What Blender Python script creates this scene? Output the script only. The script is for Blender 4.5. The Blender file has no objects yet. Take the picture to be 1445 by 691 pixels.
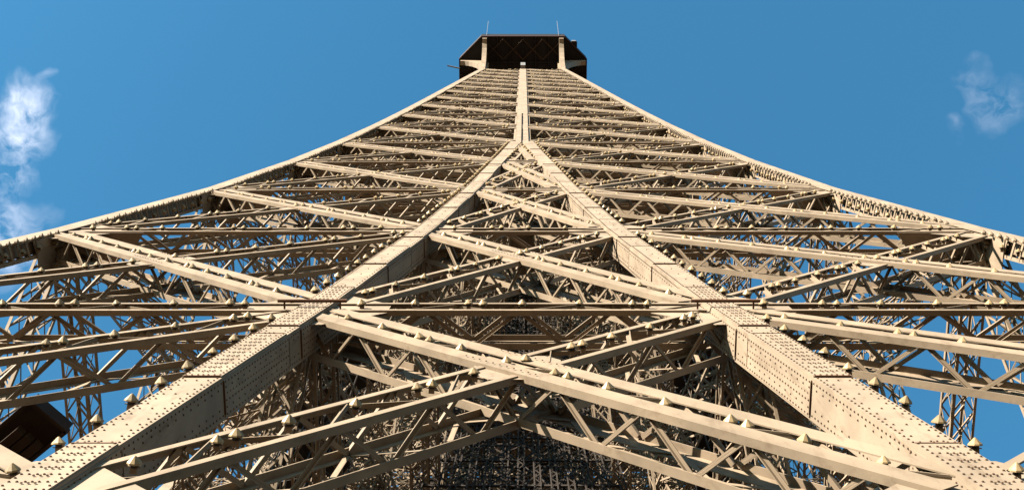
import bpy, math, random
import numpy as np
from mathutils import Vector, Matrix

random.seed(7)
S = bpy.context.scene
COL = S.collection
R = math.radians
V = Vector

# ------------------------------------------------------------------ camera, sky, sun, exposure
EYE = 1.7
CAM_D = 21.126
cd = bpy.data.cameras.new("camera"); cam = bpy.data.objects.new("camera", cd); COL.objects.link(cam)
cam.location = (0.085, -CAM_D, EYE); cam.rotation_euler = (R(90 + 76), 0, 0)
cd.sensor_fit = 'HORIZONTAL'; cd.sensor_width = 36.0; cd.lens = 36.0 * 1820 / 1445
cd.shift_x = -16.5 / 1445; cd.clip_start = 0.1; cd.clip_end = 20000
S.camera = cam

SUN_EL, SUN_AZ = 19.0, 47.0            # azimuth: degrees to the west of the face normal (-y towards -x)
sdir = V((-math.cos(R(SUN_EL)) * math.sin(R(SUN_AZ)), -math.cos(R(SUN_EL)) * math.cos(R(SUN_AZ)), math.sin(R(SUN_EL))))
world = bpy.data.worlds.new("World"); S.world = world; world.use_nodes = True
nt = world.node_tree; nt.nodes.clear()
def wn(t, **k):
    n = nt.nodes.new(t)
    for a, b in k.items(): setattr(n, a, b)
    return n
sky = wn('ShaderNodeTexSky', sky_type='NISHITA', sun_disc=False)
sky.sun_elevation = R(SUN_EL); sky.sun_rotation = math.atan2(sdir.x, sdir.y)
sky.altitude = 120; sky.air_density = 1.0; sky.dust_density = 0.4; sky.ozone_density = 2.0
tint = wn('ShaderNodeMix', data_type='RGBA', blend_type='MULTIPLY'); tint.inputs[0].default_value = 1.0
tint.inputs[7].default_value = (0.333, 0.803, 0.857, 1)
nt.links.new(sky.outputs[0], tint.inputs[6])
# thin wisps of cloud scattered over the sky
geo = wn('ShaderNodeTexCoord')
def vmath(op, a, b=None):
    n = wn('ShaderNodeVectorMath', operation=op)
    for i, q in enumerate((a, b)):
        if q is None: continue
        if isinstance(q, (tuple, list, Vector)): n.inputs[i].default_value = q
        else: nt.links.new(q, n.inputs[i])
    return n
def math_(op, a, b=None, clamp=False):
    n = wn('ShaderNodeMath', operation=op, use_clamp=clamp)
    for i, q in enumerate((a, b)):
        if q is None: continue
        if isinstance(q, (int, float)): n.inputs[i].default_value = q
        else: nt.links.new(q, n.inputs[i])
    return n.outputs[0]
CLOUD_DIRS = [(V((-0.3559, 0.1289, 0.9256)), 0.026, 0.95), (V((-0.3627, 0.1477, 0.9201)), 0.026, 0.95), (V((-0.3687, 0.1723, 0.9135)), 0.021, 0.70),
              (V((-0.3752, 0.1942, 0.9064)), 0.018, 0.45), (V((-0.3740, 0.2207, 0.9008)), 0.040, 0.75), (V((-0.3434, 0.1084, 0.9329)), 0.009, 0.30),
              (V((0.3450, 0.1275, 0.9299)), 0.024, 0.33), (V((0.3347, 0.1179, 0.9349)), 0.017, 0.28), (V((0.3241, 0.1066, 0.9400)), 0.016, 0.22),
              (V((0.3180, 0.1451, 0.9369)), 0.009, 0.20),
              (V((.75, .3, .59)), .16, .8), (V((-.75, -.45, .48)), .18, .8), (V((-.5, .7, .5)), .2, .8), (V((.6, -.65, .45)), .15, .7)]
mask = None
wob = wn('ShaderNodeTexNoise'); wob.inputs['Scale'].default_value = 26.0; wob.inputs['Detail'].default_value = 3
nt.links.new(geo.outputs['Generated'], wob.inputs['Vector'])
wv = vmath('MULTIPLY', vmath('SUBTRACT', wob.outputs['Color'], (.5, .5, .5)).outputs[0], (.045, .045, .045))
dirv = vmath('ADD', geo.outputs['Generated'], wv.outputs[0])
for c, rad, k in CLOUD_DIRS:
    dist = vmath('DISTANCE', dirv.outputs[0], tuple(c.normalized())).outputs['Value']
    q = math_('MULTIPLY', math_('SUBTRACT', 1.0, math_('DIVIDE', dist, rad), True), k)
    mask = q if mask is None else math_('MAXIMUM', mask, q)
nz = wn('ShaderNodeTexNoise'); nz.inputs['Scale'].default_value = 48.0; nz.inputs['Detail'].default_value = 9; nz.inputs['Roughness'].default_value = .6
nt.links.new(dirv.outputs[0], nz.inputs['Vector'])
cf = math_('MULTIPLY', math_('POWER', mask, 1.0), math_('MULTIPLY', math_('SUBTRACT', nz.outputs['Fac'], .36, True), 1.6), True)
cmix = wn('ShaderNodeMix', data_type='RGBA')
nt.links.new(cf, cmix.inputs[0]); nt.links.new(tint.outputs[2], cmix.inputs[6]); cmix.inputs[7].default_value = (7.0, 6.7, 7.0, 1)
bg = wn('ShaderNodeBackground'); bg.inputs['Strength'].default_value = 0.05
nt.links.new(cmix.outputs[2], bg.inputs['Color'])
wo = wn('ShaderNodeOutputWorld'); nt.links.new(bg.outputs[0], wo.inputs['Surface'])

sl = bpy.data.lights.new("sun", 'SUN'); sl.energy = 5.0; sl.angle = R(0.5); sl.color = (1.0, .89, .74)
sun = bpy.data.objects.new("sun", sl); COL.objects.link(sun); sun.location = (-30, -40, 60)
sun.rotation_euler = (-sdir).to_track_quat('-Z', 'Y').to_euler()
S.view_settings.view_transform = 'Standard'; S.view_settings.look = 'None'
S.view_settings.exposure = 2.9; S.view_settings.gamma = 1.0; S.view_settings.use_curve_mapping = False
S.cycles.max_bounces = 6; S.cycles.diffuse_bounces = 4

# ------------------------------------------------------------------ materials
def mat(name, col, rough=.55, var=.12, dirt=None, dirt_amt=0.0, scale=1.2, bump=0.0, metal=0.0):
    m = bpy.data.materials.new(name); m.use_nodes = True; t = m.node_tree; b = t.nodes['Principled BSDF']
    b.inputs['Roughness'].default_value = rough; b.inputs['Metallic'].default_value = metal; b.inputs['Specular IOR Level'].default_value = .12
    tc = t.nodes.new('ShaderNodeTexCoord')
    n1 = t.nodes.new('ShaderNodeTexNoise'); n1.inputs['Scale'].default_value = scale; n1.inputs['Detail'].default_value = 6
    t.links.new(tc.outputs['Object'], n1.inputs['Vector'])
    ramp = t.nodes.new('ShaderNodeMapRange'); ramp.inputs[1].default_value = .3; ramp.inputs[2].default_value = .7
    ramp.inputs[3].default_value = 1 - var; ramp.inputs[4].default_value = 1 + var
    t.links.new(n1.outputs['Fac'], ramp.inputs[0])
    mx = t.nodes.new('ShaderNodeMix'); mx.data_type = 'RGBA'; mx.blend_type = 'MULTIPLY'; mx.inputs[0].default_value = 1
    mx.inputs[6].default_value = (*col, 1); t.links.new(ramp.outputs[0], mx.inputs[7])
    out = mx.outputs[2]
    if dirt:
        mp = t.nodes.new('ShaderNodeMapping'); mp.inputs['Scale'].default_value = (1, 1, .22); t.links.new(tc.outputs['Object'], mp.inputs['Vector'])
        n2 = t.nodes.new('ShaderNodeTexNoise'); n2.inputs['Scale'].default_value = 5.5; n2.inputs['Detail'].default_value = 8; n2.inputs['Roughness'].default_value = .7
        t.links.new(mp.outputs[0], n2.inputs['Vector'])
        r2 = t.nodes.new('ShaderNodeMapRange'); r2.inputs[1].default_value = .52; r2.inputs[2].default_value = .75; r2.inputs[4].default_value = dirt_amt
        t.links.new(n2.outputs['Fac'], r2.inputs[0])
        m2 = t.nodes.new('ShaderNodeMix'); m2.data_type = 'RGBA'; t.links.new(r2.outputs[0], m2.inputs[0])
        t.links.new(out, m2.inputs[6]); m2.inputs[7].default_value = (*dirt, 1); out = m2.outputs[2]
    t.links.new(out, b.inputs['Base Color'])
    if bump:
        n3 = t.nodes.new('ShaderNodeTexNoise'); n3.inputs['Scale'].default_value = 3.0; n3.inputs['Detail'].default_value = 5
        t.links.new(tc.outputs['Object'], n3.inputs['Vector'])
        bp = t.nodes.new('ShaderNodeBump'); bp.inputs['Strength'].default_value = bump; bp.inputs['Distance'].default_value = .02
        t.links.new(n3.outputs['Fac'], bp.inputs['Height']); t.links.new(bp.outputs[0], b.inputs['Normal'])
    return m
PAINT = mat('tower_paint', (.122, .0945, .067), .65, .2, (.045, .026, .014), .5, bump=.25)
PLATE = mat('tower_plate_paint', (.129, .1015, .0745), .65, .18, (.05, .032, .019), .7, bump=.4)
RIVET = mat('rivet_dark_brown', (.055, .034, .021), .6, .2)  # darker brown than the plates they sit on
SEAM = mat('seam_rust', (.05, .026, .014), .75, .3)
LAMPCAP = mat('lamp_cap_cream', (.168, .122, .065), .4, .12, (.10, .065, .03), .6, scale=9)
_t = LAMPCAP.node_tree; _oi = _t.nodes.new('ShaderNodeObjectInfo'); _mr = _t.nodes.new('ShaderNodeMapRange'); _mr.inputs[3].default_value = .62; _mr.inputs[4].default_value = 1.08
_t.links.new(_oi.outputs['Random'], _mr.inputs[0]); _mm = _t.nodes.new('ShaderNodeMix'); _mm.data_type = 'RGBA'; _mm.blend_type = 'MULTIPLY'; _mm.inputs[0].default_value = 1
_b = _t.nodes['Principled BSDF']; _src = _b.inputs['Base Color'].links[0].from_socket; _t.links.new(_src, _mm.inputs[6]); _t.links.new(_mr.outputs[0], _mm.inputs[7]); _t.links.new(_mm.outputs[2], _b.inputs['Base Color'])
DARK = mat('dark_iron', (.02, .016, .013), .6, .2)
BULB = mat('bulb_glass', (.4, .38, .32), .15, .05)
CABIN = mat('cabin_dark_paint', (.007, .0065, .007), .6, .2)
RUST = mat('rim_rust_red', (.03, .014, .01), .6, .2)
PALE = mat('antenna_pale', (.10, .10, .10), .4, .05)
DECK = mat('deck_concrete', (.022, .016, .012), .85, .15)
GROUND = mat('ground_city', (.14, .088, .05), .9, .3, scale=.01)
LIFT = mat('lift_steel_dark', (.016, .013, .011), .6, .25)  # dark lift steel, made darker still to stand in for interior shade
BROWN = mat('canopy_brown', (.022, .013, .008), .55, .25, (.01, .006, .004), .6)

# ------------------------------------------------------------------ mesh helpers
class MB:
    def __init__(s): s.v = []; s.f = []
    def add(s, vs, fs):
        o = len(s.v); s.v += [tuple(q) for q in vs]; s.f += [tuple(i + o for i in f) for f in fs]
    def prism(s, A, B, e1, e2, pts):
        n = len(pts); vs = [P + e1 * a + e2 * b for P in (A, B) for a, b in pts]
        fs = [(i, (i + 1) % n, (i + 1) % n + n, i + n) for i in range(n)] + [tuple(range(n))[::-1], tuple(range(n, 2 * n))]
        s.add(vs, fs)
    def bar(s, A, B, u, wu, wv, ou=0.0, ov=0.0):
        t = (B - A).normalized(); v = t.cross(u).normalized(); u = v.cross(t).normalized()
        a, b = wu / 2, wv / 2
        s.prism(A, B, u, v, [(ou - a, ov - b), (ou + a, ov - b), (ou + a, ov + b), (ou - a, ov + b)])
    def box(s, c, x, y, z):
        s.bar(V((c[0], c[1], c[2] - z / 2)), V((c[0], c[1], c[2] + z / 2)), V((1, 0, 0)), x, y)
    def lathe(s, O, ax, prof, seg=10):
        ax = ax.normalized(); u = ax.orthogonal().normalized(); w = ax.cross(u)
        o = len(s.v)
        for r, h in prof:
            for i in range(seg):
                a = 2 * math.pi * i / seg
                s.v.append(tuple(O + ax * h + (u * math.cos(a) + w * math.sin(a)) * r))
        for j in range(len(prof) - 1):
            for i in range(seg):
                s.f.append((o + j * seg + i, o + j * seg + (i + 1) % seg, o + (j + 1) * seg + (i + 1) % seg, o + (j + 1) * seg + i))
    def mesh(s, name, m):
        me = bpy.data.meshes.new(name); me.from_pydata(s.v, [], s.f); me.materials.append(m); me.update(); return me
def ob(name, me, parent=None, kind=None, label=None, cat=None, group=None, m=None):
    if isinstance(me, MB): me = me.mesh(name, m or PAINT)
    o = bpy.data.objects.new(name, me); COL.objects.link(o)
    if parent is not None: o.parent = parent
    if kind: o['kind'] = kind
    if label: o['label'] = label
    if cat: o['category'] = cat
    if group: o['group'] = group
    return o

# ------------------------------------------------------------------ tower profile (half widths against height)
CF = [-3.496309279397987e-07, 8.277222584791837e-05, -0.013730746914349699, 2.9511851923030914]
def Wc(z):
    f = lambda q: math.exp(CF[0] * q**3 + CF[1] * q * q + CF[2] * q + CF[3])
    return f(z) if z > 36 else f(36.) + .12 * (36 - z)
LV = [EYE + q for q in (-1.7, 11.5, 22.5, 34.8, 46.8, 58.0, 67.7, 77.9, 87.1, 96.2, 104.5, 111.9, 118.4, 124.2, 130.3, 136.5, 142.4, 148.8)]
MERGE = 6                                       # index of the level where the inner chords meet
WT = [Wc(z - EYE) for z in LV]
wT = [float(np.interp(z - EYE, (-2, 10, 15, 22.5, 34.5, 46.8, 58, 67.7), (6.3, 5.08, 4.52, 3.66, 2.65, 1.80, 1.03, .31))) for z in LV[:MERGE + 1]]
Wf = lambda z: float(np.interp(z, LV, WT))
wf = lambda z: float(np.interp(z, LV[:MERGE + 1], wT))
CH = 0.28                                       # half width of a chord box
CDEP = 0.62                                     # depth of a chord box
def scale_at(z): return float(np.interp(z, (0, 45, 150), (1.0, 1.0, .78)))

ground = MB(); ground.add([(-9000, -9000, -115), (9000, -9000, -115), (9000, 9000, -115), (-9000, 9000, -115)], [(0, 1, 2, 3)])
ob('ground', ground, kind='structure', m=GROUND)
dk = MB()
for (x0, x1, y0, y1) in ((-24, 24, -24, -6.2), (-24, 24, 6.2, 24), (-24, -6.2, -6.2, 6.2), (6.2, 24, -6.2, 6.2)):
    dk.box(((x0 + x1) / 2, (y0 + y1) / 2, -.3), x1 - x0, y1 - y0, .6)
ob('deck_floor', dk, kind='structure', m=DECK)

tower = bpy.data.objects.new('iron_tower', None); COL.objects.link(tower)
tower['label'] = 'tall beige riveted iron lattice tower tapering up to a dark octagonal platform'; tower['category'] = 'tower'

# ------------------------------------------------------------------ chords
def seg_frame(i):
    """outward normal of the front face in the panel i..i+1"""
    k = (WT[i] - WT[i + 1]) / (LV[i + 1] - LV[i]); return V((0, -1, k)).normalized()
def shell(mb, pts, hx0, hx1, dep, th=.03, sides=(1, 1)):
    """front plate and side plates along a polyline of front-centre points (x, y, z); horizontal cross sections"""
    for q in range(len(pts) - 1):
        A, B = pts[q], pts[q + 1]; X, Y = V((1, 0, 0)), V((0, 1, 0))
        prof = [(hx0, 0), (hx1, 0), (hx1, dep), (hx1 - th, dep), (hx1 - th, th), (hx0 + th, th), (hx0 + th, dep), (hx0, dep)]
        mb.prism(A, B, X, Y, prof)
def rivet(mb, P, n, r=.0165):
    u = n.orthogonal().normalized(); w = n.cross(u); o = len(mb.v)
    for rr, h in ((r, 0), (r * .7, r * .75)):
        for i in range(6):
            a = i * math.pi / 3; mb.v.append(tuple(P + n * h + (u * math.cos(a) + w * math.sin(a)) * rr))
    for i in range(6): mb.f.append((o + i, o + (i + 1) % 6, o + 6 + (i + 1) % 6, o + 6 + i))
    mb.f.append(tuple(o + 6 + i for i in range(6)))

ROT = [0, 90, 180, 270]
def four(name, me, kind=None, faces=(0, 1, 2, 3)):
    out = []
    for k in faces:
        o = ob(name, me, tower, kind); o.rotation_euler = (0, 0, R(ROT[k])); out.append(o)
    return out

# corner chords: an angle of two plates, laced inside
cm = MB()
for i in range(len(LV) - 1):
    A = V((WT[i], -WT[i], LV[i])); B = V((WT[i + 1], -WT[i + 1], LV[i + 1])); X, Y = V((-1, 0, 0)), V((0, 1, 0)); t = .03; g = 2 * CH; g2 = 2 * CH
    cm.prism(A, B, X, Y, [(0, 0), (g, 0), (g, t), (t, t), (t, g2), (0, g2)])
    cm.prism(A, B, X, Y, [(g - .16, t + .002), (g - .14, t + .002), (g - .14, g - .14), (t + .002, g - .14), (t + .002, g - .16), (g - .16, g - .16)])
    # inner plate strip
    cm.prism(A, B, X, Y, [(g - .1, g), (g, g), (g, g - .1), (g - .02, g - .1), (g - .02, g - .02), (g - .1, g - .02)])
cme = cm.mesh('chord', PLATE)
corner = four('chord', cme)
cover_specs = []
lac = MB()
for i in range(1, len(LV) - 1):
    st = .42 if i < 8 else .6; n = int((LV[i + 1] - LV[i] - 1.6) / st)
    for q in range(n):
        z0 = LV[i] + .8 + q * st; z1 = z0 + .16
        for a, b in (((2 * CH - .012, .05), (2 * CH - .012, 2 * CH - .04)), ((.05, 2 * CH - .012), (2 * CH - .04, 2 * CH - .012))):
            P = V((Wf(z0) - a[0], -Wf(z0) + a[1], z0)); Q = V((Wf(z1) - b[0], -Wf(z1) + b[1], z1))
            lac.bar(P, Q, V((0, 0, 1)), .10, .03)
        e0 = random.uniform(-.05, .05); P = V((Wf(z0) - 2 * CH + .01, -Wf(z0) + .07 + e0 * .5, z0 + .1))
        Q = P + V((-.13, -.05, .14 + e0)); lac.bar(P, Q, V((0, 0, 1)), .05, .05); lac.lathe(Q, V((-.2, -1, .3)), [(.001, .10), (.07, .02), (.075, -.01), (.03, -.02)], 6)
        P2 = V((-P.y, -P.x, P.z)); Q2 = V((-Q.y, -Q.x, Q.z)); lac.bar(P2, Q2, V((0, 0, 1)), .05, .05); lac.lathe(Q2, V((1, .2, .3)), [(.001, .10), (.07, .02), (.075, -.01), (.03, -.02)], 6)
lme = lac.mesh('lacing', PAINT)
for k, c in enumerate(corner):
    l = ob('lacing', lme, c, 'stuff')

# inner chords of the faces, two to a face, meeting at the merge level
def inner_pts(s): return [V((s * wT[i], -WT[i], LV[i])) for i in range(MERGE + 1)]
chords = {}
for s in (-1, 1):
    mb = MB(); shell(mb, inner_pts(s), -CH, CH, CDEP)
    me = mb.mesh('chord', PLATE); chords[s] = four('chord', me)
    chords[s][0]['label'] = 'riveted box chord with its inner side in ' + ('shade' if s < 0 else 'full sun')
INNER_SEGS = []
for i in range(MERGE):
    A = V((wT[i], -wT[i], LV[i])); B = V((wT[i + 1], -wT[i + 1], LV[i + 1]))
    INNER_SEGS.append((A, B))
# centre chord above the merge
mb = MB(); mid = [V((0, -WT[i], LV[i])) for i in range(MERGE, len(LV))]
for q in range(len(mid) - 1):
    X, Y = V((1, 0, 0)), V((0, 1, 0))
    g = .05 if q < 2 else .0
    if g:
        for s in (-1, 1):
            mb.prism(mid[q], mid[q + 1], X, Y, [(s * g, 0), (s * .34, 0), (s * .34, .5), (s * .31, .5), (s * .31, .03), (s * g, .03)])
        mb.prism(mid[q], mid[q + 1], X, Y, [(-g, .12), (g, .12), (g, .15), (-g, .15)])
    else:
        mb.prism(mid[q], mid[q + 1], X, Y, [(-.35, 0), (.35, 0), (.35, .5), (.32, .5), (.32, .03), (-.32, .03), (-.32, .5), (-.35, .5)])
    # outer angle flanges
    for s in (-1, 1):
        mb.prism(mid[q], mid[q + 1], X, Y, [(s * .36, .10), (s * .47, .10), (s * .47, .115), (s * .36, .115)])
four('chord', mb.mesh('chord', PLATE))

# cover plates, seams and rivets on the two chords of the front face
SEAMS = []
for s in (-1, 1):
    ch = chords[s][0]; rv = MB(); sp = s
    z = LV[1] - 3
    pl = [(LV[i] + a, LV[i] + b) for i in range(1, MERGE) for a, b in ((-2.1, 1.9), (5.2, 8.2))]
    for (z0, z1) in pl:
        if z1 > LV[MERGE] - 1: continue
        i = max(j for j in range(len(LV)) if LV[j] <= (z0 + z1) / 2)
        n = seg_frame(i)
        mbp = MB(); cuts = [z0] + [q for q in LV if z0 < q < z1] + [z1]
        for a, b in zip(cuts[:-1], cuts[1:]):
            A = V((s * wf(a), -Wf(a), a)); B = V((s * wf(b), -Wf(b), b))
            mbp.prism(A, B, V((1, 0, 0)), V((0, 1, 0)), [(-CH + .012, -.022), (CH - .012, -.022), (CH - .012, -.001), (-CH + .012, -.001)])
            # inner side cover
            e = -s
            mbp.prism(A, B, V((1, 0, 0)), V((0, 1, 0)), [(e * (CH + .001), .04), (e * (CH + .018), .04), (e * (CH + .018), CDEP - .04), (e * (CH + .001), CDEP - .04)])
        ob('cover_plate', mbp, ch, m=PLATE)
        for zz in (z0, z1):
            sm = MB(); P = V((s * wf(zz), -Wf(zz), zz)); sm.bar(P + V((-CH + .03, -.016, 0)), P + V((CH - .03, -.016, 0)), V((0, 0, 1)), .018, .03)
            e = -s
            ob('seam', sm, ch, m=SEAM); sm = MB()
            P2 = P + V((e * (CH + .012), 0, 0)); sm.bar(P2 + V((0, .06, 0)), P2 + V((0, CDEP - .08, 0)), V((0, 0, 1)), .018, .024)
            ob('seam', sm, ch, m=SEAM)
    z = LV[1] - 2.5; q = 0
    while z < LV[4] + 4:
        i = max(j for j in range(len(LV)) if LV[j] <= z); n = seg_frame(i)
        on = any(a < z < b for a, b in pl); f = .024 if on else .002
        P = V((s * wf(z), -Wf(z), z))
        near = z < LV[2] + 2
        rows = (-.235, -.155, .155, .235) if near else (-.235, .235)
        for k, rx in enumerate(rows):
            if k in (1, 2) and q % 2: continue
            rivet(rv, P + V((rx, 0, 0)) + n * f, n)
        if on and near:
            for rx in (-.07, .0, .07): rivet(rv, P + V((rx, 0, .06 * (q % 2))) + n * f, n)
        elif q % 6 == 0: rivet(rv, P + n * f, n)
        sn = V((-s, 0, 0)); sf = .020 if on else .002
        for k, ry in enumerate((.07, .15, .44, .54)):
            if k in (1, 2) and q % 2: continue
            rivet(rv, P + V((-s * (CH + sf), ry, 0)), sn, .0155)
        if on and near: rivet(rv, P + V((-s * (CH + sf), .25, .05)), sn, .0155); rivet(rv, P + V((-s * (CH + sf), .34, 0)), sn, .0155)
        z += .125; q += 1
    ob('rivets', rv, ch, 'stuff', m=RIVET)

# ------------------------------------------------------------------ lattice girders
UNIT = MB()
UNIT.prism(V((0, 0, 0)), V((0, 0, 1)), V((1, 0, 0)), V((0, 1, 0)), [(-.5, 0), (.5, 0), (.5, .22), (-.28, .22), (-.28, 1), (-.5, 1)])
UNIT_ME = UNIT.mesh('lacing_bar', PAINT)
FLAT = MB(); FLAT.prism(V((0, 0, 0)), V((0, 0, 1)), V((1, 0, 0)), V((0, 1, 0)), [(-.5, 0), (.5, 0), (.5, 1), (-.5, 1)])
FLAT_ME = FLAT.mesh('lacing_bar', PAINT)

def girder_geo(A, B, n, h, d, pf, ps, back=True, leg=1.0, wide=.12, bw=1.0, cross=False):
    """returns angle prisms and lacing bars of a four-angle box girder whose front lies in the face plane"""
    t = (B - A).normalized(); p = n.cross(t).normalized(); n = t.cross(p).normalized(); L = (B - A).length
    a1, a2, th = wide * h / .85, .11 * leg * d / .75, .018; a3 = .125 * leg * d / .75
    angs = []
    for sp in (-1, 1):
        for bk in (0, 1):
            O = p * (sp * h / 2) - n * (d * bk); dn = 1 if bk else -1
            angs.append((A + O, B + O, -p * sp, n * dn, [(0, 0), (a1, 0), (a1, th), (th, th), (th, a3 if bk else a2), (0, a3 if bk else a2)]))
    bars = []
    def zig(P0, P1, e0, e1, k, wid, thk, nrm, flat):
        c = max(2, int(round(L / k))); st = L / c
        for q in range(c):
            x, y = (e0, e1) if q % 2 == 0 else (e1, e0)
            a = A + t * (q * st + .03) + x; b = A + t * ((q + 1) * st - .03) + y
            if cross: bars.append((A + t * (q * st + .03) + y - nrm * thk, A + t * ((q + 1) * st - .03) + x - nrm * thk, nrm, wid * bw, thk, flat))
            bars.append((a + nrm * (.002 + (thk + .002) * (q % 2) * .5), b + nrm * (.002 + (thk + .002) * (q % 2) * .5), nrm, wid * bw, thk, flat))
    hi = h / 2 - a1 * .5
    if cross: zig(A, B, p * hi - n * (th + .016), -p * hi - n * (th + .016), pf, .075, .012, n * 1, True)
    else: zig(A, B, p * hi - n * (th + .10), -p * hi - n * (th + .10), pf, .07, .07, n * 1, False)
    if back: zig(A, B, p * hi - n * (d - th - .004), -p * hi - n * (d - th - .004), pf, .075, .012, n * 1, True)
    for sp in (-1, 1):
        o = p * (sp * (h / 2 - .075))
        zig(A, B, o - n * (a2 * .5), o - n * (d - a3 * .5), ps, .07, .045, p * sp, False)
    return angs, bars
def bar_matrix(a, b, nrm, wid, thk):
    t = b - a; L = t.length; t = t.normalized(); y = (nrm - t * nrm.dot(t)).normalized(); x = y.cross(t)
    return Matrix(((x.x * wid, y.x * thk, t.x * L, a.x), (x.y * wid, y.y * thk, t.y * L, a.y), (x.z * wid, y.z * thk, t.z * L, a.z), (0, 0, 0, 1)))
def girder_joined(mb, A, B, n, h, d, pf, ps, back=True, leg=1.0, wide=.12, bw=1.0, cross=False):
    angs, bars = girder_geo(A, B, n, h, d, pf, ps, back, leg, wide, bw, cross)
    for g in angs: mb.prism(*g)
    for (a, b, nrm, wid, thk, flat) in bars: mb.bar(a, b, nrm, thk, wid, thk / 2, 0)
def girder_split(name, A, B, n, h, d, pf, ps, label=None, wide=.12):
    angs, bars = girder_geo(A, B, n, h, d, pf, ps, wide=wide)
    root = MB()
    for g in angs[:1]: root.prism(*g)
    g = ob(name, root, tower, label=label)
    for a in angs[1:]:
        m = MB(); m.prism(*a); ob('flange_angle', m, g)
    for (a, b, nrm, wid, thk, flat) in bars:
        o = ob('lacing_bar', FLAT_ME if flat else UNIT_ME, g); o.matrix_local = bar_matrix(a, b, nrm, wid, thk)
    return g

LAMPS = []                                       # (point, normal, member phrase, big)
ORD = ['base', 'lowest'] + ['second', 'third', 'fourth', 'fifth', 'sixth', 'seventh', 'eighth', 'ninth', 'tenth'] + ['upper'] * 10
def nth(k): return f"{k}{'th' if 10 < k % 100 < 14 else {1: 'st', 2: 'nd', 3: 'rd'}.get(k % 10, 'th')}"
def fpt(x, z): return V((x, -Wf(z), z))
def front_panel(i):
    """all girders of the front face between levels i and i+1, plus the horizontal at level i; list of (name, A, B, recess, phrase)"""
    z0, z1 = LV[i], LV[i + 1]; out = []
    bays = []
    E = 2 * CH
    if i < MERGE:
        bays = [(-1, lambda z: -Wf(z) + E, lambda z: -wf(z) - CH, 'bay beside the shaded corner chord'), (0, lambda z: -wf(z) + CH, lambda z: wf(z) - CH, 'bay between the box chords'),
                (1, lambda z: wf(z) + CH, lambda z: Wf(z) - E, 'bay beside the sunlit corner chord')]
    else:
        bays = [(-1, lambda z: -Wf(z) + E, lambda z: -.37, 'bay beside the shaded corner chord'), (1, lambda z: .37, lambda z: Wf(z) - E, 'bay beside the sunlit corner chord')]
    for b, xl, xr, ph in bays:
        o = .62 * scale_at(z0)
        za, zb = z0 + o, z1 - o
        if xr(z0) - xl(z0) > .4: out.append(('horizontal_girder', fpt(xl(z0) + .02, z0), fpt(xr(z0) - .02, z0), .034, 'horizontal girder', b, ph))
        if xr(zb) - xl(zb) > .1:
            out.append(('diagonal_girder', fpt(xl(zb), zb), fpt(xr(za), za), .016, 'falling diagonal', b, ph))
            out.append(('diagonal_girder', fpt(xl(za), za), fpt(xr(zb), zb), .052, 'rising diagonal', b, ph))
    return out
TOPI = len(LV) - 2
upper = MB()
for i in range(0, TOPI + 1):
    n = seg_frame(i); sc = scale_at(LV[i]); far = i >= MERGE
    for (name, A, B, rec, ph, b, bay) in front_panel(i):
        A, B = A - n * rec, B - n * rec
        h, d = (.85 * sc, .76 * sc) if 'diag' in name else (.80 * sc, .72 * sc)
        pf, ps = 1.1, .86
        L = (B - A).length; wd = .31 if ph[0] == 'f' else .12
        if 1 <= i <= 2:
            girder_split(name, A, B, n, h, d, pf, ps, wide=wd)
        else:
            mb = MB(); girder_joined(mb, A, B, n, h, d, pf if i < 7 else 1.8, ps if i < 7 else 1.5, wide=wd)
            ob(name, mb, tower)
        if not far:
            mb = MB(); girder_joined(mb, A, B, n, h, d, .95, .95, True, .75, .10, .6, True); me = mb.mesh(name, PAINT)
            four(name, me, faces=(1, 2, 3))
        else:
            girder_joined(upper, A, B, n, h, d, 2.4, 2.0, False, 2.0, .22)
        if i >= 1 and L > 1.5:
            t = (B - A).normalized(); x = .8 if 'diag' in name else .5; q = random.randint(0, 2)
            P_ = A - n * (.07 if ph[0] == 'f' else .0); spots = []
            while x < L - .6:
                spots.append(x)
                if q % 3 == 2: spots.append(x + .27)
                x += (1.0 if 'horiz' in name else 1.08) + random.uniform(-.06, .06); q += 1
            if b < 0: spots = spots[::-1]
            src = ('shaded box chord' if b <= 0 else 'sunlit box chord') if not far else 'spine chord, ' + ('shaded side,' if b < 0 else 'sunlit side,')
            for k, x in enumerate(spots):
                LAMPS.append((P_ + t * x, n, f"{nth(k + 1)} from {src} on {ph}, {ORD[i]} panel, {'centre' if b == 0 else 'corner'} bay", f"{ph}, {ORD[i]} panel, {bay}", t))
me = upper.mesh('upper_lattice', PAINT)
four('upper_lattice', me, 'stuff', (1, 2, 3))

mb = MB()
for A, B in INNER_SEGS: girder_joined(mb, A + V((0, -.2, 0)), B + V((0, -.2, 0)), V((0, -1, 0)), .42, .42, .5, .5, True, .9, .12, .6, True)
four('chord', mb.mesh('chord', PAINT))
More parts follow.
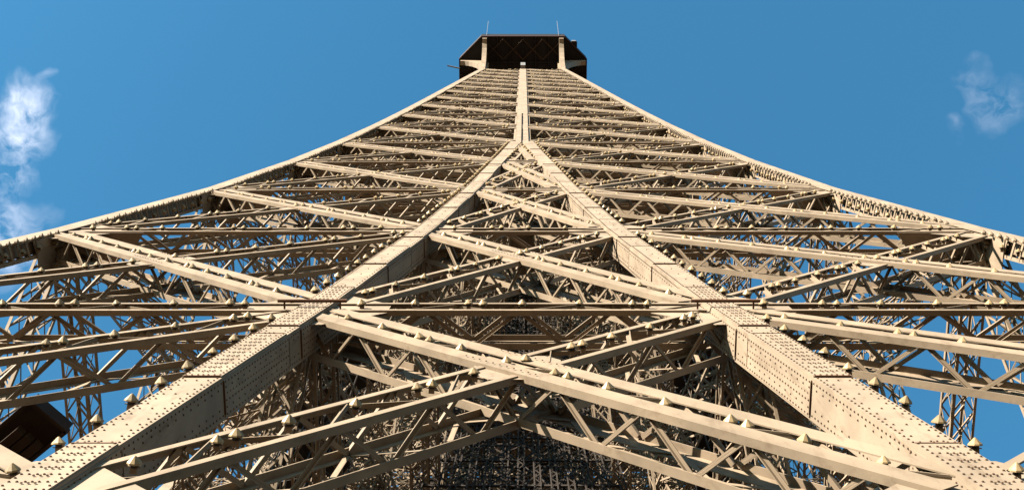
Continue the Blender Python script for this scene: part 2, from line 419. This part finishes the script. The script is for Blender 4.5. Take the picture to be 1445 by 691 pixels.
# inside faces of the piers
for i in range(0, MERGE):
    z0, z1 = LV[i], LV[i + 1]; o = .6
    for typ in (0, 1):
        def P(u, z):     # u 0..1 from the inside corner to the outer face chord
            a, b = -wf(z) - .22, -Wf(z) + CDEP + .03
            return V((wf(z), a + (b - a) * u, z)) if typ == 0 else V((-(a + (b - a) * u), -wf(z), z))
        n = V((-1, 0, 0)) if typ == 0 else V((0, 1, 0))
        zm = (z0 + z1) / 2
        for name, A, B, rec in (('strut', P(0, zm), P(1, zm), .12), ('strut', P(.5, z0 + .3), P(.5, z1 - .3), .18), ('horizontal_girder', P(0, z0), P(1, z0), .03), ('diagonal_girder', P(0, z0 + o), P(1, z1 - o), .0), ('diagonal_girder', P(1, z0 + o), P(0, z1 - o), .06)):
            k = .6 if name == 'strut' else 1.0
            mb = MB(); girder_joined(mb, A - n * rec, B - n * rec, n, .62 * k, .55 * k, .75 * k, .75 * k, True, .62, .075, .5, True)
            four(name, mb.mesh(name, PAINT))
# plan bracing at each level inside the piers and across
for i in range(1, TOPI + 1):
    z = LV[i] + .1; W_ = WT[i] - CDEP
    mb = MB()
    if i < MERGE:
        w_ = wT[i]; pr = [((w_, -W_), (W_, -w_)), ((W_, -W_), (w_, -w_)), ((w_, -w_), (W_ , -w_)), ((w_, -w_), (-w_, -w_))]
    else: pr = [((0, -W_), (W_, 0)), ((0, -W_), (W_ * .5, -W_ * .5)), ((W_, -W_), (.5, -.5))]
    for q, ((x0, y0), (x1, y1)) in enumerate(pr):
        girder_joined(mb, V((x0, y0, z + q * .01)), V((x1, y1, z + q * .01)), V((0, 0, -1)), .5, .5, .9, .9, True, .62, .075, .5, True)
    four('plan_bracing', mb.mesh('plan_bracing', PAINT))

# floors added to darken the inside, round the lift at each level: joists, bearers and a close grating seen from below
for i in range(1, TOPI + 1):
    z = LV[i] - .2; R_ = (wT[i] + 1.2) if i < MERGE else WT[i] - 1.2
    fl = MB(); step = .55 if i < MERGE else .8
    k = int(2 * R_ / step)
    for q in range(k + 1):
        u = -R_ + 2 * R_ * q / k
        for sx in (-1, 1):
            fl.bar(V((u, sx * R_, z)), V((u, sx * 1.6, z)), V((0, 0, 1)), .16, .06)
            if abs(u) > 1.6 or True: fl.bar(V((sx * R_, u, z - .17)), V((sx * 2.5, u, z - .17)), V((0, 0, 1)), .16, .06)
    for u in (-R_, R_):
        fl.bar(V((u, -R_ - .1, z - .02)), V((u, R_ + .1, z - .02)), V((0, 0, 1)), .45, .12); fl.bar(V((-R_ - .1, u, z - .04)), V((R_ + .1, u, z - .04)), V((0, 0, 1)), .45, .12)
    ob('shade_grating', fl, tower, 'stuff')
    pl_ = MB()
    for sx in (-1, 1):
        pl_.box((0, sx * (R_ + 1.7) / 2, z + .12), 2 * R_, max(.2, R_ - 1.7), .03)
    ob('shade_plate', pl_, tower, 'stuff')

# gusset plates at the nodes of the front face
def poly_plate(mb, C, ux, uz, n, pts, th):
    A = C; B = C - n * th; mb.prism(A, B, ux, uz, pts)
for i in range(1, TOPI + 1):
    n = seg_frame(i); up = V((0, -n.y * 0, 1)); up = (V((0, 0, 1)) - n * n.z).normalized(); sc = scale_at(LV[i])
    xs = [(-WT[i] + .3, 1), (WT[i] - .3, -1)] + ([(-wT[i], 0), (wT[i], 0)] if i < MERGE else [(0, 0)])
    for x, sd in xs:
        C = V((x, -WT[i], LV[i])) - n * .074; mb = MB(); a, b, c = 1.3 * sc, 1.55 * sc, .42 * sc
        if sd == 0: pts = [(-a, -c), (-.3, -b), (.3, -b), (a, -c), (a, c), (.3, b), (-.3, b), (-a, c)]
        else: pts = [(0, -b), (sd * .35, -b), (sd * a * 1.15, -c), (sd * a * 1.15, c), (sd * .35, b), (0, b)]
        poly_plate(mb, C, V((1, 0, 0)), up, n, pts, .014)
        ob('gusset_plate', mb, tower, m=PLATE)
        if i <= 2 and sd == 0:
            rr = MB(); tt = 0
            for q in range(11):
                for zz in (-.30, -.2, .2, .3):
                    xx = -.9 + q * .18
                    if abs(xx) > CH + .03: rivet(rr, C + V((1, 0, 0)) * xx + up * zz, n, .018)
            ob('rivets', rr, tower.children[-1], 'stuff', m=RIVET)

# deep corner webs below each corner node: a level plate added for its dark underside, and a side web
for i in range(2, TOPI + 1):
    sc = scale_at(LV[i])
    for sd in (-1, 1):
        z = LV[i] - .5 * sc; x0 = sd * (Wf(z) - 2 * CH - .02); mb = MB(); y0 = -Wf(z) + .06; l = 2.1 * sc; dp = 1.25 * sc
        mb.prism(V((x0, y0, z)), V((x0, y0, z + .02)), V((-sd, 0, 0)), V((0, 1, 0)), [(0, 0), (l, 0), (l * .85, dp * .4), (l * .3, dp), (0, dp)])
        ob('node_plate', mb, tower, m=PLATE)
        mb = MB(); z1 = z - 1.7 * sc; A = V((sd * (Wf(z1) - 2 * CH - .03), -Wf(z1) + .06, z1)); B = V((x0 - sd * .01, y0, z - .01))
        mb.prism(A, B, V((sd, 0, 0)), V((0, 1, 0)), [(0, 0), (.02, 0), (.02, dp * .8), (0, dp * .8)])
        ob('node_plate', mb, tower, m=PLATE)

# plates where the two diagonals of a bay cross
for i in range(1, 6):
    n = seg_frame(i); up = (V((0, 0, 1)) - n * n.z).normalized(); sc = scale_at(LV[i])
    d2 = {}
    for (name, A, B, rec, ph, b, bay) in front_panel(i):
        if 'diag' in name: d2.setdefault(b, []).append((A, B))
    for b, ((A, B), (C, D)) in d2.items():
        den = (B.x - A.x) * (D.z - C.z) - (B.z - A.z) * (D.x - C.x)
        f = ((C.x - A.x) * (D.z - C.z) - (C.z - A.z) * (D.x - C.x)) / den
        X = A.lerp(B, f) - n * .075; t1 = (B - A).normalized(); t2 = (D - C).normalized(); mb = MB(); l = 1.0 * sc; q = .42 * sc
        ex = V((1, 0, 0)); pts = []
        for u in (t1 * l, t2 * l, -t1 * l, -t2 * l):
            pts.append((u.dot(ex), u.dot(up)))
        pts = sorted(pts, key=lambda w: math.atan2(w[1], w[0])); big = []
        for w in range(4):
            a, c = V((*pts[w], 0)), V((*pts[(w + 1) % 4], 0)); big += [tuple((a + (c - a) * .18)[:2]), tuple((a + (c - a) * .82)[:2])]
        poly_plate(mb, X, ex, up, n, big, .014); o = ob('gusset_plate', mb, tower, m=PLATE)
        if i <= 2:
            rr = MB()
            for w in range(-5, 6):
                for k in (-1, 1): rivet(rr, X + n * .078 + t1 * (w * .16) + n.cross(t1) * (k * .33), n, .016)
            ob('rivets', rr, o, 'stuff', m=RIVET)

# small stand-off rails across the chords at the lowest node
for s in (-1, 1):
    n = seg_frame(2); z = LV[2] - .35; C = V((s * wf(z), -Wf(z), z)); mb = MB()
    mb.bar(C + V((-.62, 0, 0)) + n * .13, C + V((.62, 0, 0)) + n * .13, V((0, 0, 1)), .05, .05)
    for x in (-.5, .5): mb.bar(C + V((x, 0, 0)) - n * .02, C + V((x, 0, 0)) + n * .105, V((0, 0, 1)), .03, .03)
    ob('rail', mb, tower, m=SEAM)

# ------------------------------------------------------------------ lift shaft and stairs inside
lift = bpy.data.objects.new('lift_shaft', None); COL.objects.link(lift)
lift['label'] = 'dark lattice lift guide column rising through the middle of the tower'; lift['category'] = 'lift shaft'
posts = [(x, y) for y in (-2.9, 0, 2.9) for x in (-3.4, -1.7, 0, 1.7, 3.4)]
ztop = LV[-2]
def shrink(z): return float(np.interp(z, (0, 60, 150), (1, .8, .55)))
for x, y in posts:
    m = MB(); z = 0
    A, B = V((x, y, 0)), V((x * .55, y * .55, ztop))
    for dx in (-.11, .11):
        for dy in (-.11, .11): m.bar(A + V((dx, dy, 0)), B + V((dx, dy, 0)), V((1, 0, 0)), .045, .045)
    while z < ztop - 1:
        a, b = A.lerp(B, z / ztop), A.lerp(B, (z + .5) / ztop)
        for dy in (-.135, .135): m.bar(a + V((-.11, dy, 0)), b + V((.11, dy, 0)), V((0, 1, 0)), .015, .03)
        for dx in (-.135, .135): m.bar(a + V((dx, .11, 0)), b + V((dx, -.11, 0)), V((1, 0, 0)), .015, .03)
        z += .5
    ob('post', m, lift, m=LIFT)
for x, y in [(sx * a, sy * b) for sx in (-1, 1) for sy in (-1, 1) for a in (.6, .85, 2.3, 2.6, 2.9) for b in (.9, 1.9)]:
    m = MB(); m.bar(V((x, y, 0)), V((x * .55, y * .55, ztop)), V((1, 0, 0)), .035, .035); ob('cable', m, lift, m=LIFT)
z = 0; q = 0
prs = [(r_ * 5 + c_, r_ * 5 + c_ + 1) for r_ in range(3) for c_ in range(4)] + [(c_, c_ + 5) for c_ in (0, 2, 4)] + [(c_ + 5, c_ + 10) for c_ in (0, 2, 4)]
m = MB()
while z < ztop - 3:
    for a, b in prs:
        k1 = 1 - .45 * z / ztop; k2 = 1 - .45 * (z + 2) / ztop
        A, B = V((posts[a][0] * k1, posts[a][1] * k1, z)), V((posts[b][0] * k1, posts[b][1] * k1, z)); A2, B2 = V((posts[a][0] * k2, posts[a][1] * k2, z + 2)), V((posts[b][0] * k2, posts[b][1] * k2, z + 2)); m.bar(A, B, V((0, 0, 1)), .10, .06)
        m.bar(A, B2, V((0, 0, 1)), .05, .04); m.bar(B, A2, V((0, 0, 1)), .05, .028)
    z += 2
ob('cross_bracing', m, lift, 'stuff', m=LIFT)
# dark lattice screen added before the shaft to hide sunlit ironwork: masts and ties
fx = [-4.5 + .75 * q for q in range(13)]; ft = 56.0
fp = lambda x, z: V((x * (1 - .55 * z / ft), -7.2 + 2.6 * z / ft, z))
for x in fx:
    m = MB(); d_ = V((.09, 0, 0)); z = 0
    for k in (-1, 1): m.bar(fp(x, 0) + d_ * k, fp(x, ft) + d_ * k, V((1, 0, 0)), .04, .04)
    while z < ft - .5:
        m.bar(fp(x, z) - d_, fp(x, z + .35) + d_, V((0, 1, 0)), .015, .03); m.bar(fp(x, z + .35) + d_, fp(x, z + .7) - d_, V((0, 1, 0)), .015, .03); z += .7
    ob('screen_mast', m, lift, m=LIFT)
m = MB()
for q in range(28):
    z = q * 2.0
    m.bar(fp(fx[0], z) + V((0, .08, 0)), fp(fx[-1], z) + V((0, .08, 0)), V((0, 0, 1)), .10, .05)
    for a in range(0, 12, 2):
        for (u, v) in ((a, a + 2), (a + 2, a)):
            if z + 2 < ft: m.bar(fp(fx[u], z) + V((0, .14 if u < v else .19, 0)), fp(fx[v], z + 2) + V((0, .14 if u < v else .19, 0)), V((0, 0, 1)), .05, .03)
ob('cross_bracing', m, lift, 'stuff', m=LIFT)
# helical stairs
for sx, sy, lab in ((-4.8, -9.0, 'spiral stair cage inside the pier behind the shaded box chord'), (4.8, -9.0, 'spiral stair cage inside the pier behind the sunlit box chord')):
    st = bpy.data.objects.new('spiral_stair', None); COL.objects.link(st); st.location = (sx, sy, 0); st['label'] = lab; st['category'] = 'staircase'
    col = MB(); col.lathe(V((0, 0, 0)), V((0, 0, 1)), [(.09, 0), (.09, 48)], 10); ob('newel_post', col, st, m=LIFT)
    tr = MB(); rl = MB(); ca = MB()
    for q in range(235):
        a = q * R(24); zz = q * .2; e = V((math.cos(a), math.sin(a), 0)); f = V((-math.sin(a), math.cos(a), 0))
        tr.bar(V((0, 0, zz)) + e * .08, V((0, 0, zz)) + e * .85, f, .28, .02)
        rl.bar(V((0, 0, zz + 1)) + e * .85, V((0, 0, zz + 1.2)) + V((math.cos(a + R(24)), math.sin(a + R(24)), 0)) * .85, V((0, 0, 1)), .04, .04)
    for q in range(14):
        a = q * R(360 / 14); e = V((math.cos(a), math.sin(a), 0)); ca.bar(e * .88, e * .88 + V((0, 0, 48)), e, .03, .03)
    ob('treads', tr, st, 'stuff', m=LIFT); ob('handrail', rl, st, m=LIFT); ob('cage_bars', ca, st, 'stuff', m=LIFT)

# ------------------------------------------------------------------ top platform
pf_ = bpy.data.objects.new('platform', None); COL.objects.link(pf_); pf_.parent = tower
pf_['label'] = 'dark octagonal viewing platform at the tower top'
ZP = EYE + 158.3; H_, C_ = 7.75, 5.05
octo = lambda h, c: [(-c, -h), (c, -h), (h, -c), (h, c), (c, h), (-c, h), (-h, c), (-h, -c)]
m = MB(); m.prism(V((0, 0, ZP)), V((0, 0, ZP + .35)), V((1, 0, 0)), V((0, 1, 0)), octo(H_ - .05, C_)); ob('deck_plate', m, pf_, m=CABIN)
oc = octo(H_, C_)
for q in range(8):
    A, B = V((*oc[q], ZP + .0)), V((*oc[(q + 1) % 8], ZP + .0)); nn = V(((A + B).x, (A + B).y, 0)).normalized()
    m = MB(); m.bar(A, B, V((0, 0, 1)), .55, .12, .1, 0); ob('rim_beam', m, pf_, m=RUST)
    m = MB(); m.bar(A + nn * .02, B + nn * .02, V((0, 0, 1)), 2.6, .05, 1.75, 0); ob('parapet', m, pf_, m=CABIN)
W_ = WT[-1]
for k in range(-3, 4):
    for ax in (0, 1):
        l = H_ - .1 if abs(k * 1.5) < C_ else H_ - 1.4; m = MB(); u = k * 1.55
        A, B = (V((u, -l, ZP - .16 - .02 * ax)), V((u, l, ZP - .16 - .02 * ax))) if ax == 0 else (V((-l, u, ZP - .2)), V((l, u, ZP - .2)))
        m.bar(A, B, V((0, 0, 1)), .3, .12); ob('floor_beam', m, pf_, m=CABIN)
for q in range(4):
    m = MB()
    for a in range(4):
        x0, x1 = -4.8 + a * 2.4, -4.8 + (a + 1) * 2.4
        p0, p1 = (-H_ + .3, -5.0) if a % 2 else (-5.0, -H_ + .3)
        m.bar(V((x0, p0, ZP - .46)), V((x1, p1, ZP - .46)), V((0, 0, 1)), .16, .14); m.bar(V((x0, p1, ZP - .62)), V((x1, p0, ZP - .62)), V((0, 0, 1)), .1, .1)
    o = ob('cross_brace', m, pf_, m=BROWN); o.rotation_euler = (0, 0, R(90 * q))
br = MB(); zt, zb = ZP - .35, LV[-1] - 1.0; pts = [(W_ - .35, zt), (H_ - .15, zt), (H_ - .15, zt - .75)]
for a in range(1, 9):
    f = a / 8; pts.append((H_ - .15 + (W_ - .05 - (H_ - .15)) * math.sin(f * math.pi / 2), zt - .75 + (zb - zt + .75) * (1 - math.cos(f * math.pi / 2))))
pts.append((W_ - .35, zb))
br.prism(V((0, -W_ - .02, 0)), V((0, -W_ + .52, 0)), V((1, 0, 0)), V((0, 0, 1)), pts); bme = br.mesh('bracket', PLATE)
br2 = MB(); br2.prism(V((0, W_ + .02, 0)), V((0, W_ - .52, 0)), V((1, 0, 0)), V((0, 0, 1)), pts); bme2 = br2.mesh('bracket', PLATE)
for k in range(4):
    for me in (bme, bme2):
        o = ob('bracket', me, pf_); o.rotation_euler = (0, 0, R(90 * k))
# shaft continues up to the deck, closed cabin above, mast
for k in range(4):
    m = MB(); sx, sy = ((1, -1), (1, 1), (-1, 1), (-1, -1))[k]
    m.bar(V((sx * (W_ - .3), sy * (W_ - .3), LV[-1] - .1)), V((sx * (W_ - .5), sy * (W_ - .5), ZP)), V((1, 0, 0)), .5, .5)
    ob('corner_post', m, pf_, m=PAINT)
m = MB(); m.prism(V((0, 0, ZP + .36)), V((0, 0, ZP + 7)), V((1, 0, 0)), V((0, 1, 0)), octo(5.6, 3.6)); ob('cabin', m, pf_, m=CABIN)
m = MB(); m.lathe(V((0, 0, ZP + 7.01)), V((0, 0, 1)), [(3, 0), (2.6, 2.5), (1.2, 4.5), (.5, 5), (.35, 26), (.02, 30)], 14); ob('mast', m, pf_, m=CABIN)
for x in (-4.45, 4.35):
    m = MB(); m.bar(V((x, -H_ + .05, ZP + .3)), V((x, -H_ - 1.2, ZP + 9)), V((1, 0, 0)), .04, .04); ob('antenna', m, pf_, m=PALE)
m = MB(); m.bar(V((-H_ + .05, -3.9, ZP - .2)), V((-H_ - 1.5, -4.2, ZP + .2)), V((0, 0, 1)), .16, .16); ob('antenna', m, pf_, m=PALE)
m = MB(); m.box((6.25, -6.75, ZP + .8), .7, .7, 1.2); o = ob('equipment_box', m, pf_, m=CABIN)
m2 = MB(); m2.box((6.2, -7.15, ZP + .8), .5, .08, .9); ob('lid', m2, o, m=PALE)
m = MB(); m.box((0, -W_ - .25, LV[-1] + 1.0), .55, .4, 3.0); ob('junction_box', m, pf_, m=PALE)
# ------------------------------------------------------------------ brown canopy corner beyond the shaded chord
cn = bpy.data.objects.new('lift_canopy', None); COL.objects.link(cn)
cn['label'] = 'dark brown peaked sheet metal canopy corner behind the shaded box chord'; cn['category'] = 'canopy'

zc = 20.5; corners = [(-7.51, -13.99), (-7.0, -13.49), (-8.41, -12.35), (-8.98, -12.77)]
m = MB(); m.prism(V((0, 0, zc)), V((0, 0, zc + .22)), V((1, 0, 0)), V((0, 1, 0)), corners); ob('roof_sheet', m, cn, m=BROWN)
a_, b_, c_, d_ = [V((x, y, zc)) for x, y in corners]
for P, Q in ((a_, b_), (d_, a_), (b_, c_)):
    m = MB(); m.bar(P - V((0, 0, .06)), Q - V((0, 0, .06)), V((0, 0, 1)), .16, .06); ob('edge_angle', m, cn, m=BROWN)
for f in (.35, .58, .82):
    m = MB(); P = a_.lerp(b_, f).lerp(c_.lerp(d_, 1 - f), .22); Q = d_.lerp(c_, f)
    m.bar(P - V((0, 0, .2)), Q - V((0, 0, .2)), V((0, 0, 1)), .16, .14); ob('joist', m, cn, m=BROWN)
cc = (a_ + b_ + c_ + d_) / 4
m = MB(); m.bar(V((cc.x, cc.y, 0)) * 1, V((cc.x, cc.y, zc)), V((1, 0, 0)), .2, .2); ob('post', m, cn, m=BROWN)
# ------------------------------------------------------------------ lamps
def lamp_meshes():
    c = MB(); c.lathe(V((0, 0, 0)), V((0, 0, 1)), [(.001, .172), (.018, .166), (.06, .124), (.105, .078), (.112, .058), (.104, .05), (.06, .052)], 9)
    s_ = MB(); s_.lathe(V((0, 0, 0)), V((0, 0, 1)), [(.055, .0), (.055, .05), (.04, .08)], 8)
    b = MB(); b.box((0, 0, -.045), .10, .05, .09); b.bar(V((-.09, 0, .01)), V((.09, 0, .01)), V((0, 0, 1)), .015, .04)
    u = MB(); u.lathe(V((.05, .045, .03)), V((.5, .4, .3)), [(.004, -.03), (.028, -.02), (.03, .01), (.004, .035)], 8)
    return c.mesh('cap', LAMPCAP), s_.mesh('socket', DARK), b.mesh('bracket', PAINT), u.mesh('bulb', BULB)
LM = lamp_meshes()
for me in (LM[3],):
    for p in me.polygons: p.use_smooth = True
for s in (-1, 1):
    z = LV[1] - 2.0; cnt = {}
    while z < LV[MERGE] - .8:
        i = max(j for j in range(len(LV)) if LV[j] <= z); n = seg_frame(i)
        if not any(abs(z - q) < .75 for q in LV):
            cnt[i] = cnt.get(i, 0) + 1; w = 'shaded' if s < 0 else 'sunlit'
            LAMPS.append((V((s * (wf(z) + CH + .10), -Wf(z), z)) - n * .02, n, f'{nth(cnt[i])} up the edge of {w} box chord, {ORD[i]} panel', f'{w} box chord edge, {ORD[i]} panel', V((0, 0, 1))))
        z += .95 + random.uniform(-.04, .04)
    z = LV[2]; cnt = {}
    while z < LV[-1]:
        i = max(j for j in range(len(LV)) if LV[j] <= z); n = seg_frame(i); cnt[i] = cnt.get(i, 0) + 1; w = 'shaded' if s < 0 else 'sunlit'
        LAMPS.append((V((s * (Wf(z) - 2 * CH - .10), -Wf(z), z)) - n * .30, n, f'{nth(cnt[i])} up inside {w} corner chord, {ORD[i]} panel', f'{w} corner chord, {ORD[i]} panel', V((0, 0, 1))))
        z += .84
cth, sth = math.cos(R(76)), math.sin(R(76))
def proj(P):
    q = P - cam.location; dep = q.y * cth + q.z * sth; up = -q.y * sth + q.z * cth
    return (739 + 1820 * q.x / dep, 345.5 - 1820 * up / dep, dep)
vis = []; rest = []
for L in LAMPS:
    x, y, dep = proj(L[0])
    (vis if (-12 < x < 1457 and y < 700 and dep > 0) else rest).append((dep, L))
vis.sort(key=lambda q: q[0])
def lamp_matrix(L):
    P, n, ph, typ, t = L
    up = (V((0, 0, 1)) - n * n.z).normalized(); zax = (n + up * random.uniform(-.02, .26) + V((1, 0, 0)) * random.uniform(-.16, .16)).normalized()
    xax = V((1, 0, 0)); yax = zax.cross(xax).normalized(); xax = yax.cross(zax); k = random.uniform(.72, .86); xax, yax, zax = xax * k, yax * k, zax * k
    return Matrix(((xax.x, yax.x, zax.x, P.x), (xax.y, yax.y, zax.y, P.y), (xax.z, yax.z, zax.z, P.z), (0, 0, 0, 1)))
for dep, L in vis[:300]:
    M = lamp_matrix(L); P, n, ph, typ, t = L
    e = bpy.data.objects.new('lamp', None); COL.objects.link(e); e.matrix_world = M
    e['label'] = 'cream cone lamp ' + ph; e['category'] = 'lamp'; e['group'] = 'cone lamps on ' + typ
    for nm, me in zip(('cap', 'socket', 'bracket', 'bulb'), LM): ob(nm, me, e)
far = MB()
for dep, L in vis[300:]:
    M = lamp_matrix(L)
    o = len(far.v); cv = [(0, 0, .165)] + [(.11 * math.cos(a * math.pi / 3), .11 * math.sin(a * math.pi / 3), .06) for a in range(6)] + [(.05 * math.cos(a * math.pi / 3), .05 * math.sin(a * math.pi / 3), -.05) for a in range(6)]
    far.v += [tuple(M @ V(q)) for q in cv]
    far.f += [(o, o + 1 + a, o + 1 + (a + 1) % 6) for a in range(6)] + [(o + 1 + a, o + 7 + a, o + 7 + (a + 1) % 6, o + 1 + (a + 1) % 6) for a in range(6)]
f = ob('distant_lamps', far, kind='stuff', m=LAMPCAP, label='many tiny cream lamps dotted along the upper girders', cat='lamps')
